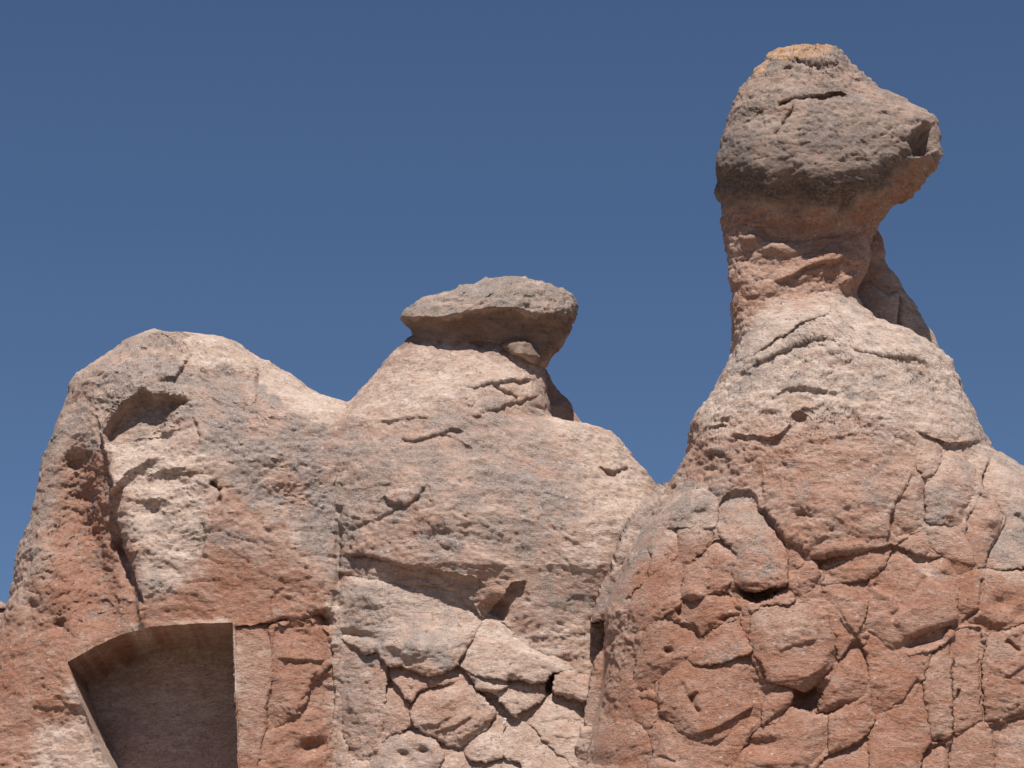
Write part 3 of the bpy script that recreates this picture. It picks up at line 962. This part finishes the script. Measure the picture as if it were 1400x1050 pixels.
right.feats = [
    ('rough', [(950, 560), (1100, 520), (1340, 500), (1350, 610), (1250, 600), (1080, 610), (940, 640)], .026, .05),
    ('rough', [(1000, 440), (1200, 430), (1290, 490), (1300, 540), (1000, 540)], .022, .05),
    ('step', [(1150, 470), (1125, 462), (1105, 466), (1080, 476), (1050, 488), (1025, 503), (1005, 520)], -.05, 14, .05, 20),
    ('step', [(1150, 478), (1110, 480), (1085, 484)], .05, 14, -.05, 10),
    ('step', [(1060, 490), (1035, 500), (1022, 515)], -.03, 10, .03, 10),
    ('step', [(1270, 492), (1230, 488), (1200, 484), (1160, 478)], -.03, 20, .05, 20),
    ('step', [(1194, 500), (1188, 520), (1180, 550)], .05, 24, -.05, 14),
    ('step', [(1250, 560), (1200, 553), (1160, 548), (1130, 545), (1100, 552), (1080, 562)], .04, 30, -.03, 20),
    ('step', [(1150, 540), (1110, 530), (1080, 530), (1050, 545)], -.04, 10, .04, 16),
    ('step', [(1100, 575), (1080, 580), (1060, 598), (1040, 598), (1010, 594), (990, 595)], -.05, 14, .06, 24),
    ('bump', 1092, 572, 9, 7, -.10, 20),
    ('bump', 990, 580, 20, 8, -.06, 0),
    ('step', [(1000, 582), (970, 584), (945, 586)], -.05, 14, .06, 20),
    ('step', [(1000, 618), (970, 620), (945, 626)], -.05, 14, .05, 24),
    ('bump', 948, 640, 14, 22, -.12, 30),
    ('step', [(1345, 600), (1300, 610), (1275, 600), (1252, 588)], -.08, 16, .07, 30),
    ('bump', 1130, 690, 80, 50, .08, 0),
    ('step', [(1040, 640), (1045, 680), (1048, 700)], .04, 40, -.02, 20),
    ('step', [(1225, 746), (1180, 752), (1140, 757), (1105, 762)], -.16, 20, .08, 50),
    ('step', [(1040, 695), (1058, 712), (1078, 740), (1104, 762)], .08, 40, -.14, 20),
    ('step', [(1250, 640), (1240, 662), (1222, 690), (1214, 705), (1216, 738)], -.08, 20, .06, 40),
    ('bump', 1040, 812, 26, 12, -.36, 0),
    ('bump', 1106, 956, 26, 22, -.30, 0),
    ('bump', 1094, 706, 12, 7, -.05, -20),
    ('niche', [(808, 846), (833, 850), (836, 868), (831, 890), (818, 908), (805, 900)], .28, 8),
]
right_root = thing('rock_pillar', 'tall tuff pillar shaped like a camel neck with a dark head-like boulder on top', 'rock pillar', (2.6, -1.0, 0))
E = 1200
RS = [
    # slab lying on the upper slope
    dict(poly=[(1030, 447), (1035, 432), (1060, 420), (1095, 410), (1125, 404), (1135, 410), (1132, 425), (1115, 433), (1095, 438), (1070, 456), (1045, 471), (1025, 486), (1008, 492), (1016, 470)], off=.30, offk=.16, gv=.0012, bulge=.05, name='slab'),
    dict(poly=[(893, 688), (905, 680), (922, 675), (935, 672), (948, 670), (965, 674), (979, 684), (979, 702), (975, 718), (955, 721), (930, 716), (908, 720), (900, 737), (889, 747), (862, 769), (841, 778), (850, 752), (860, 728), (876, 705)], off=.16, bulge=.12, bw=10, skirt=1.3,
         feats=[('bump', 960, 700, 12, 6, -.04, 0), ('bump', 930, 695, 30, 14, .05, -20)]),
    dict(poly=[(841, 779), (862, 771), (889, 750), (892, 765), (886, 785), (870, 802), (855, 818), (840, 832), (832, 848), (813, 850), (819, 825), (829, 800)], off=.10, bulge=.12, bw=12, skirt=1.3),
    dict(poly=[(889, 749), (901, 739), (909, 722), (930, 719), (930, 740), (925, 755), (921, 768), (905, 772), (888, 788), (888, 780), (893, 765)], off=.06, bulge=.03),
    dict(poly=[(931, 727), (950, 723), (974, 721), (977, 733), (968, 745), (950, 760), (945, 768), (940, 778), (934, 784), (928, 772), (924, 762), (928, 748)], off=.10, gv=-.0006, bulge=.06),
    dict(poly=[(978, 738), (990, 737), (1000, 746), (1009, 761), (1000, 777), (997, 795), (990, 803), (960, 815), (945, 819), (933, 815), (930, 800), (936, 783), (946, 770), (961, 756)], off=.10, bulge=.06, feats=[('bump', 985, 760, 16, 14, .06, 0), ('bump', 945, 810, 12, 8, .05, 0)]),
    dict(poly=[(982, 690), (990, 676), (1005, 668), (1025, 668), (1035, 678), (1041, 698), (1050, 712), (1065, 728), (1073, 745), (1075, 770), (1074, 795), (1060, 800), (1030, 806), (1015, 804), (1005, 795), (1001, 780), (1010, 762), (1001, 745), (988, 735), (981, 720)], off=.26, gv=.0004, bulge=.14, bw=10, name='boulder'),
    dict(poly=[(1078, 739), (1100, 746), (1105, 758), (1095, 769), (1085, 775), (1079, 787), (1077, 770)], off=.05, bulge=.04),
    dict(poly=[(1079, 786), (1083, 776), (1100, 765), (1110, 765), (1119, 785), (1118, 800), (1110, 808), (1095, 815), (1085, 808), (1079, 800)], off=.12, bulge=.08),
    dict(poly=[(1113, 765), (1140, 761), (1180, 753), (1205, 749), (1217, 743), (1215, 755), (1206, 770), (1193, 787), (1170, 789), (1140, 796), (1123, 797), (1120, 785)], off=.07, gv=.0012, bulge=.05, feats=[('step', [(1190, 775), (1160, 772), (1130, 775)], .03, 10, -.02, 10)]),
    dict(poly=[(1121, 800), (1140, 799), (1170, 792), (1192, 789), (1188, 810), (1186, 830), (1178, 850), (1172, 865), (1165, 860), (1155, 845), (1140, 828), (1126, 815)], off=.10, gv=.0008, bulge=.06),
    dict(poly=[(1219, 746), (1227, 744), (1245, 750), (1255, 757), (1275, 762), (1290, 759), (1298, 771), (1303, 785), (1306, 800), (1304, 830), (1302, 858), (1290, 877), (1270, 887), (1240, 892), (1220, 885), (1200, 868), (1181, 864), (1179, 850), (1189, 815), (1194, 790), (1208, 772)],
         off=.18, gv=.0006, bulge=.10, bw=12, name='boulder',
         feats=[('step', [(1212, 764), (1226, 757), (1245, 765), (1258, 778), (1270, 787)], -.10, 22, .04, 26), ('step', [(1270, 787), (1262, 800), (1235, 832), (1215, 850)], .07, 40, -.06, 26),
                ('step', [(1190, 800), (1205, 808), (1220, 815), (1230, 836)], -.09, 16, .05, 22), ('bump', 1278, 870, 40, 9, -.16, -18), ('bump', 1290, 775, 16, 10, .05, 0)]),
    dict(poly=[(1247, 646), (1252, 643), (1262, 661), (1264, 680), (1265, 700), (1266, 720), (1245, 728), (1225, 738), (1219, 730), (1215, 702), (1226, 681)], off=.10, bulge=.06),
    dict(poly=[(1276, 651), (1286, 636), (1296, 619), (1315, 625), (1333, 645), (1336, 665), (1333, 685), (1321, 700), (1314, 721), (1300, 717), (1280, 715), (1269, 711), (1266, 690), (1265, 665)], off=.18, bulge=.12, bw=10, name='boulder'),
    dict(poly=[(1250, 588), (1270, 597), (1289, 614), (1285, 634), (1276, 649), (1264, 652), (1255, 640), (1252, 612)], off=.09, gv=.001, bulge=.06),
    dict(poly=[(1269, 723), (1285, 718), (1308, 721), (1317, 732), (1327, 755), (1329, 770), (1318, 785), (1309, 789), (1303, 771), (1291, 756), (1278, 749), (1271, 736)], off=.12, bulge=.07),
    dict(poly=[(1229, 741), (1245, 731), (1266, 725), (1272, 740), (1276, 752), (1262, 756), (1245, 748), (1233, 745)], off=.07, gv=.001, bulge=.05),
    dict(poly=[(1322, 706), (1335, 691), (1339, 672), (1355, 691), (1371, 707), (1364, 725), (1351, 750), (1344, 775), (1336, 777), (1330, 755), (1319, 728)], off=.14, bulge=.08, feats=[('bump', 1355, 708, 12, 10, .07, 30)]),
    dict(poly=[(1355, 617), (1372, 620), (1386, 631), (1402, 643), (1450, 680), (1500, 722), (1540, 790), (1400, 779), (1365, 782), (1345, 779), (1353, 752), (1367, 727), (1375, 708), (1357, 688), (1341, 667), (1346, 648)], off=.14, bulge=.14, bw=14, name='boulder', gap=1.0, feats=[('crack', [(1385, 700), (1400, 715), (1430, 740)], .05, 3)]),
    dict(poly=[(1316, 790), (1323, 783), (1340, 780), (1365, 785), (1400, 783), (1540, 795), (1540, 900), (1400, 850), (1375, 861), (1349, 867), (1345, 855), (1325, 854), (1305, 859), (1307, 830), (1311, 805)], off=.08, gv=.0006, bulge=.06, feats=[('bump', 1370, 825, 14, 10, -.06, 0), ('bump', 1395, 840, 10, 10, -.05, 0), ('crack', [(1345, 790), (1338, 830), (1318, 855)], .04, 2.5)]),
    dict(poly=[(1304, 862), (1325, 856), (1342, 858), (1346, 885), (1340, 900), (1338, 930), (1341, 970), (1344, 986), (1322, 1000), (1303, 1004), (1302, 940), (1304, 900)], off=.06, bulge=.03, gap=.2, feats=[('bump', 1336, 870, 8, 10, -.10, 0), ('crack', [(1310, 940), (1308, 960), (1304, 970)], .05, 2.5)]),
    dict(poly=[(1349, 869), (1375, 862), (1400, 852), (1540, 905), (1540, 980), (1400, 974), (1372, 983), (1346, 989), (1341, 940), (1342, 905)], off=.07, bulge=.03, gap=.2, feats=[('step', [(1400, 910), (1385, 918), (1370, 928)], -.02, 12, .04, 14), ('crack', [(1375, 875), (1388, 885), (1396, 890)], .06, 3)]),
    dict(poly=[(1303, 1007), (1322, 1002), (1345, 991), (1350, 1000), (1356, 1050), (1358, E), (1298, E), (1296, 1060), (1298, 1020)], off=.10, bulge=.06),
    dict(poly=[(1350, 991), (1372, 986), (1400, 977), (1540, 984), (1540, E), (1361, E), (1358, 1050)], off=.10, gv=.0006, bulge=.05, feats=[('crack', [(1356, 1015), (1362, 1040)], .06, 3)]),
    dict(poly=[(1263, 928), (1270, 902), (1278, 887), (1292, 879), (1302, 872), (1302, 940), (1303, 1005), (1297, 1010), (1290, 1013), (1272, 1015), (1268, 985), (1262, 950)], off=.10, bulge=.04, gap=.3),
    dict(poly=[(1261, 932), (1260, 952), (1266, 985), (1270, 1015), (1262, 1020), (1255, 1050), (1250, E), (1192, E), (1191, 1000), (1196, 986), (1222, 971), (1241, 963), (1254, 945)], off=.14, gv=.0004, bulge=.06, bw=12),
    dict(poly=[(1272, 1018), (1290, 1016), (1296, 1014), (1294, 1060), (1296, E), (1252, E), (1257, 1050), (1264, 1022)], off=.12, bulge=.05, feats=[('bump', 1288, 1040, 8, 20, .05, 0)]),
    dict(poly=[(1188, 867), (1200, 870), (1220, 886), (1240, 893), (1275, 886), (1261, 929), (1240, 960), (1222, 968), (1200, 983), (1191, 975), (1189, 955), (1189, 900), (1183, 885)], off=.03, bulge=.05, bw=14, feats=[('crack', [(1255, 930), (1235, 960), (1220, 968)], .03, 3)]),
    dict(poly=[(1172, 868), (1180, 881), (1186, 895), (1187, 920), (1185, 950), (1170, 962), (1150, 969), (1135, 977), (1121, 974), (1123, 965), (1131, 945), (1141, 925), (1149, 905), (1159, 886)], off=.16, bulge=.10, bw=10),
    dict(poly=[(1131, 840), (1140, 839), (1153, 851), (1165, 865), (1159, 880), (1149, 899), (1146, 902), (1144, 885), (1139, 865)], off=.10, bulge=.05),
    dict(poly=[(1025, 850), (1029, 840), (1040, 829), (1060, 826), (1078, 829), (1087, 824), (1105, 825), (1128, 837), (1137, 865), (1142, 890), (1143, 910), (1135, 925), (1120, 935), (1100, 945), (1080, 938), (1070, 935), (1050, 930), (1046, 915), (1031, 890), (1025, 870)],
         off=.26, gv=.0004, bulge=.15, bw=13, name='boulder', feats=[('step', [(1110, 848), (1090, 860), (1060, 863), (1030, 862)], .05, 18, .02, 20), ('step', [(1120, 870), (1090, 880), (1060, 890)], -.02, 30, .03, 30)]),
    dict(poly=[(1049, 940), (1080, 939), (1085, 955), (1078, 968), (1060, 978), (1042, 989), (1046, 965)], off=.14, bulge=.08),
    dict(poly=[(1041, 993), (1062, 989), (1080, 971), (1095, 973), (1115, 981), (1133, 983), (1134, 1015), (1125, 1030), (1110, 1050), (1105, E), (1002, E), (1002, 1050), (1012, 1030), (1027, 1005)], off=.20, gv=.0012, bulge=.10, bw=12, feats=[('bump', 1040, 1018, 24, 9, -.09, -5), ('bump', 1050, 1040, 36, 9, .05, 0)]),
    dict(poly=[(1136, 984), (1150, 975), (1170, 966), (1185, 957), (1188, 975), (1186, 1000), (1170, 1010), (1150, 1022), (1136, 1027), (1136, 1010)], off=.12, gv=.001, bulge=.06),
    dict(poly=[(1136, 1031), (1160, 1020), (1187, 1006), (1188, 1050), (1190, E), (1109, E), (1114, 1050), (1126, 1036)], off=.08, gv=.003, bulge=.04),
    dict(poly=[(945, 894), (960, 878), (980, 863), (995, 853), (1010, 848), (1018, 868), (1025, 889), (1010, 895), (985, 905), (960, 905), (940, 903)], off=.22, gv=.0012, bulge=.10, bw=10),
    dict(poly=[(905, 935), (920, 918), (940, 906), (960, 908), (985, 908), (1010, 898), (1026, 893), (1040, 915), (1046, 935), (1047, 955), (1045, 970), (1038, 985), (1028, 993), (1000, 1000), (970, 1012), (950, 1010), (930, 1000), (920, 985), (906, 974), (903, 955)],
         off=.28, gv=.0003, bulge=.15, bw=14, name='boulder', feats=[('step', [(955, 945), (940, 948), (935, 930)], -.05, 14, .02, 14), ('crack', [(945, 948), (948, 965), (955, 975)], .05, 3), ('step', [(1035, 965), (1000, 985), (965, 1000), (940, 1008)], -.03, 12, .05, 30)]),
    dict(poly=[(905, 979), (930, 1003), (950, 1012), (972, 1013), (1000, 1003), (1026, 996), (1018, 1015), (1008, 1035), (998, 1050), (995, E), (885, E), (887, 1050), (897, 1030), (888, 1000), (896, 986)], off=.16, gv=.0008, bulge=.08, bw=12, feats=[('bump', 905, 1045, 22, 8, .06, 0), ('step', [(925, 1040), (905, 1032), (890, 1034)], -.05, 8, .03, 14)]),
    dict(poly=[(836, 866), (850, 872), (868, 879), (873, 900), (868, 930), (863, 955), (856, 984), (830, 989), (808, 994), (803, 985), (809, 960), (813, 930), (820, 905), (832, 890)], off=.10, bulge=.12, bw=16, skirt=1.3, feats=[('bump', 832, 960, 5, 14, -.05, 30), ('crack', [(826, 968), (840, 940), (848, 925)], .04, 3)]),
    dict(poly=[(890, 851), (910, 841), (930, 851), (950, 854), (957, 869), (945, 890), (935, 904), (915, 920), (901, 938), (900, 951), (875, 951), (869, 945), (871, 920), (876, 895), (881, 870)], off=.10, bulge=.05, bw=12, feats=[('bump', 914, 890, 6, 5, -.08, 0), ('step', [(930, 900), (905, 896), (885, 908)], .02, 20, .03, 20)]),
    dict(poly=[(846, 835), (860, 826), (871, 808), (888, 791), (905, 774), (922, 771), (931, 774), (932, 785), (929, 800), (929, 812), (925, 829), (912, 838), (895, 846), (885, 860), (875, 874), (862, 874), (850, 867), (839, 860), (837, 848)], off=.09, bulge=.06, bw=14, feats=[('step', [(925, 810), (900, 830), (880, 850), (870, 870)], .04, 16, -.02, 14)]),
    dict(poly=[(931, 817), (945, 822), (960, 818), (990, 807), (998, 811), (1009, 828), (1019, 834), (1021, 845), (1010, 845), (995, 849), (975, 861), (959, 867), (951, 852), (931, 847), (923, 838), (929, 826)], off=.10, bulge=.05, feats=[('bump', 1000, 846, 14, 4, -.09, -5)]),
    dict(poly=[(1001, 801), (1007, 809), (1016, 822), (1035, 828), (1055, 821), (1073, 805), (1079, 803), (1087, 819), (1085, 823), (1076, 827), (1060, 824), (1040, 827), (1028, 838), (1015, 828), (1004, 815)], off=.12, gv=.002, bulge=.05),
    dict(poly=[(799, 1000), (815, 998), (835, 995), (858, 988), (870, 986), (889, 1001), (895, 1030), (885, 1050), (882, E), (782, E), (790, 1050), (794, 1020)], off=.14, bulge=.12, bw=16, skirt=1.3, feats=[('bump', 826, 1020, 20, 18, .05, 0)]),
    dict(poly=[(863, 958), (875, 955), (899, 955), (902, 975), (893, 985), (885, 997), (870, 983), (859, 984)], off=.08, bulge=.05),
]
right.stones = [d['poly'] for d in RS]
right.build('body', right_root, 373, 1160, 1.8, DEEP, top=.1)
for k, d in enumerate(RS):
    rr = random.Random(k)
    d.setdefault('gu', rr.uniform(-.0008, .0008))
    stone(right, parent=right_root, **d)

# the neck
neck = Mass([(986, 272), (988, 300), (992, 335), (996, 350), (998, 380), (1003, 400), (1004, 430), (1010, 470)],
            [(1230, 272), (1205, 300), (1196, 318), (1190, 335), (1190, 352), (1184, 370), (1178, 385), (1172, 400), (1180, 420), (1185, 470)],
            [(270, .34), (300, .30), (330, .30), (360, .33), (400, .36), (440, .42), (470, .40)], -0.95, 2.3)
neck.feats = [
    ('step', [(1005, 325), (1030, 322), (1050, 332), (1090, 335), (1110, 325), (1160, 322)], -.02, 20, .06, 14),
    ('rough', [(985, 318), (1195, 312), (1190, 400), (1000, 470)], .035, .05),
    ('bump', 1065, 340, 22, 9, 0.058, 5),
    ('bump', 1020, 322, 16, 12, .06, 0),
    ('bump', 1150, 350, 34, 22, 0.065, -25),
    ('bump', 1100, 370, 40, 12, 0.039, -25),
    ('bump', 1040, 395, 26, 22, 0.046, 0),
    ('bump', 1160, 385, 14, 12, .07, 0),
    ('step', [(1190, 362), (1150, 355), (1115, 362), (1080, 378), (1050, 388)], -.08, 10, .06, 24),
]
neck.build('neck', right_root, 272, 469, 1.6, None, amp=.7, strata=.8, fine=1.4, top=.1)

rear = Mass([(1190, 312), (1150, 320), (1140, 400), (1140, 560)],
            [(1198, 312), (1206, 322), (1212, 340), (1214, 358), (1224, 375), (1236, 395), (1248, 415), (1262, 438), (1276, 458), (1284, 476), (1300, 500), (1320, 560)],
            [(311, .06), (330, .18), (420, .28), (560, .3)], -0.05, 2.2)
rear.feats = [('step', [(1230, 400), (1212, 405), (1190, 392), (1178, 385)], .06, 30, -.08, 12), ('crack', [(1228, 405), (1230, 450)], .06, 3)]
rear_ob = rear.build('rear_fin', right_root, 312.5, 540, 2.0, None, amp=.6)
rear_ob['label'] = 'shaded fin of rock behind the neck'

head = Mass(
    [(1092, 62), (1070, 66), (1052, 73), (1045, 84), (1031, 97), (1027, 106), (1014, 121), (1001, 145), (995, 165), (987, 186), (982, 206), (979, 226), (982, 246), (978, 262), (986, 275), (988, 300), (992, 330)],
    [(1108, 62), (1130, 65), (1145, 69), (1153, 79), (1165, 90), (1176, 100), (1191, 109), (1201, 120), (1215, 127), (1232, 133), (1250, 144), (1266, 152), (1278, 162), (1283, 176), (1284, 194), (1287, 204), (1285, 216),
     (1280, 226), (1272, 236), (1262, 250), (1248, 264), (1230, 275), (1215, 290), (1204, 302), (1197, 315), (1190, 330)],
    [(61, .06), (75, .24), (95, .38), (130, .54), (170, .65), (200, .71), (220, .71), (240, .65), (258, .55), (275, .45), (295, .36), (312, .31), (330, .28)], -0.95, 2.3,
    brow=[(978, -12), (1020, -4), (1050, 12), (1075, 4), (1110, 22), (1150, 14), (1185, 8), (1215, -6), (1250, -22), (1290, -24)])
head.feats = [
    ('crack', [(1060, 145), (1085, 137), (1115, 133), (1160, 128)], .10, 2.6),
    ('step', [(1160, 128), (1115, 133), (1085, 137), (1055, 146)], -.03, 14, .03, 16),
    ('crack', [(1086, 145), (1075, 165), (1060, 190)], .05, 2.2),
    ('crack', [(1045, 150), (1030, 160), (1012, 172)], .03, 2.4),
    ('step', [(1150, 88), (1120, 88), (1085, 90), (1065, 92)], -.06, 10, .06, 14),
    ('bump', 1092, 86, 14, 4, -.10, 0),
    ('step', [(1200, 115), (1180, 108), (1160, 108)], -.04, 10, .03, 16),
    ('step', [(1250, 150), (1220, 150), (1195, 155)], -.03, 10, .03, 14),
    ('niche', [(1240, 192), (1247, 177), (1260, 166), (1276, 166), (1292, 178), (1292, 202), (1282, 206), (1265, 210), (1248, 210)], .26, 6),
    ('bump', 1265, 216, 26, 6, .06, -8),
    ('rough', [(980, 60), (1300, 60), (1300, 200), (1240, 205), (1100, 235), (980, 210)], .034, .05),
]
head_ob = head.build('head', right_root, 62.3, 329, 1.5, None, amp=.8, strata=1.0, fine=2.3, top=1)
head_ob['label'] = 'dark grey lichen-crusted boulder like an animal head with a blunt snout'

# ------------------------------------------------------------------ scrap of paper on the pale slope
def build_scrap():
    c = survey(np.array([690.0]), np.array([985.0]), mid.y0 - CP * float(mid.depth(np.array([690.0]), np.array([985.0]))[0]))[0] + OUT * .075
    rr = np.random.RandomState(3)
    n = 7
    g = np.linspace(-1, 1, n)
    X, Z = np.meshgrid(g * .009, g * .026)
    Y = 0.012 * np.sin(X * 120) + 0.01 * rr.rand(n, n)
    front = np.stack([X + .2 * Z, Y - .01, Z], -1).reshape(-1, 3)
    backv = front + np.array([0, .012, 0])
    verts = np.vstack([front, backv]) + c
    q = []
    for r in range(n - 1):
        for k in range(n - 1):
            a = r * n + k
            q.append([a, a + 1, a + n + 1, a + n])
            b = a + n * n
            q.append([b, b + n, b + n + 1, b + 1])
    rim = [k for k in range(n)] + [r * n + n - 1 for r in range(1, n)] + [(n - 1) * n + k for k in range(n - 2, -1, -1)] + [r * n for r in range(n - 2, 0, -1)]
    for a, b in zip(rim, rim[1:] + rim[:1]):
        q.append([b, a, a + n * n, b + n * n])
    o = mesh_object('paper_scrap', verts, [], None, None, plain_material('white_paper', (.8, .8, .78, 1)), q)
    o['label'] = 'tiny white scrap lying on the pale slope of the broken ledge'
    o['category'] = 'litter'


build_scrap()
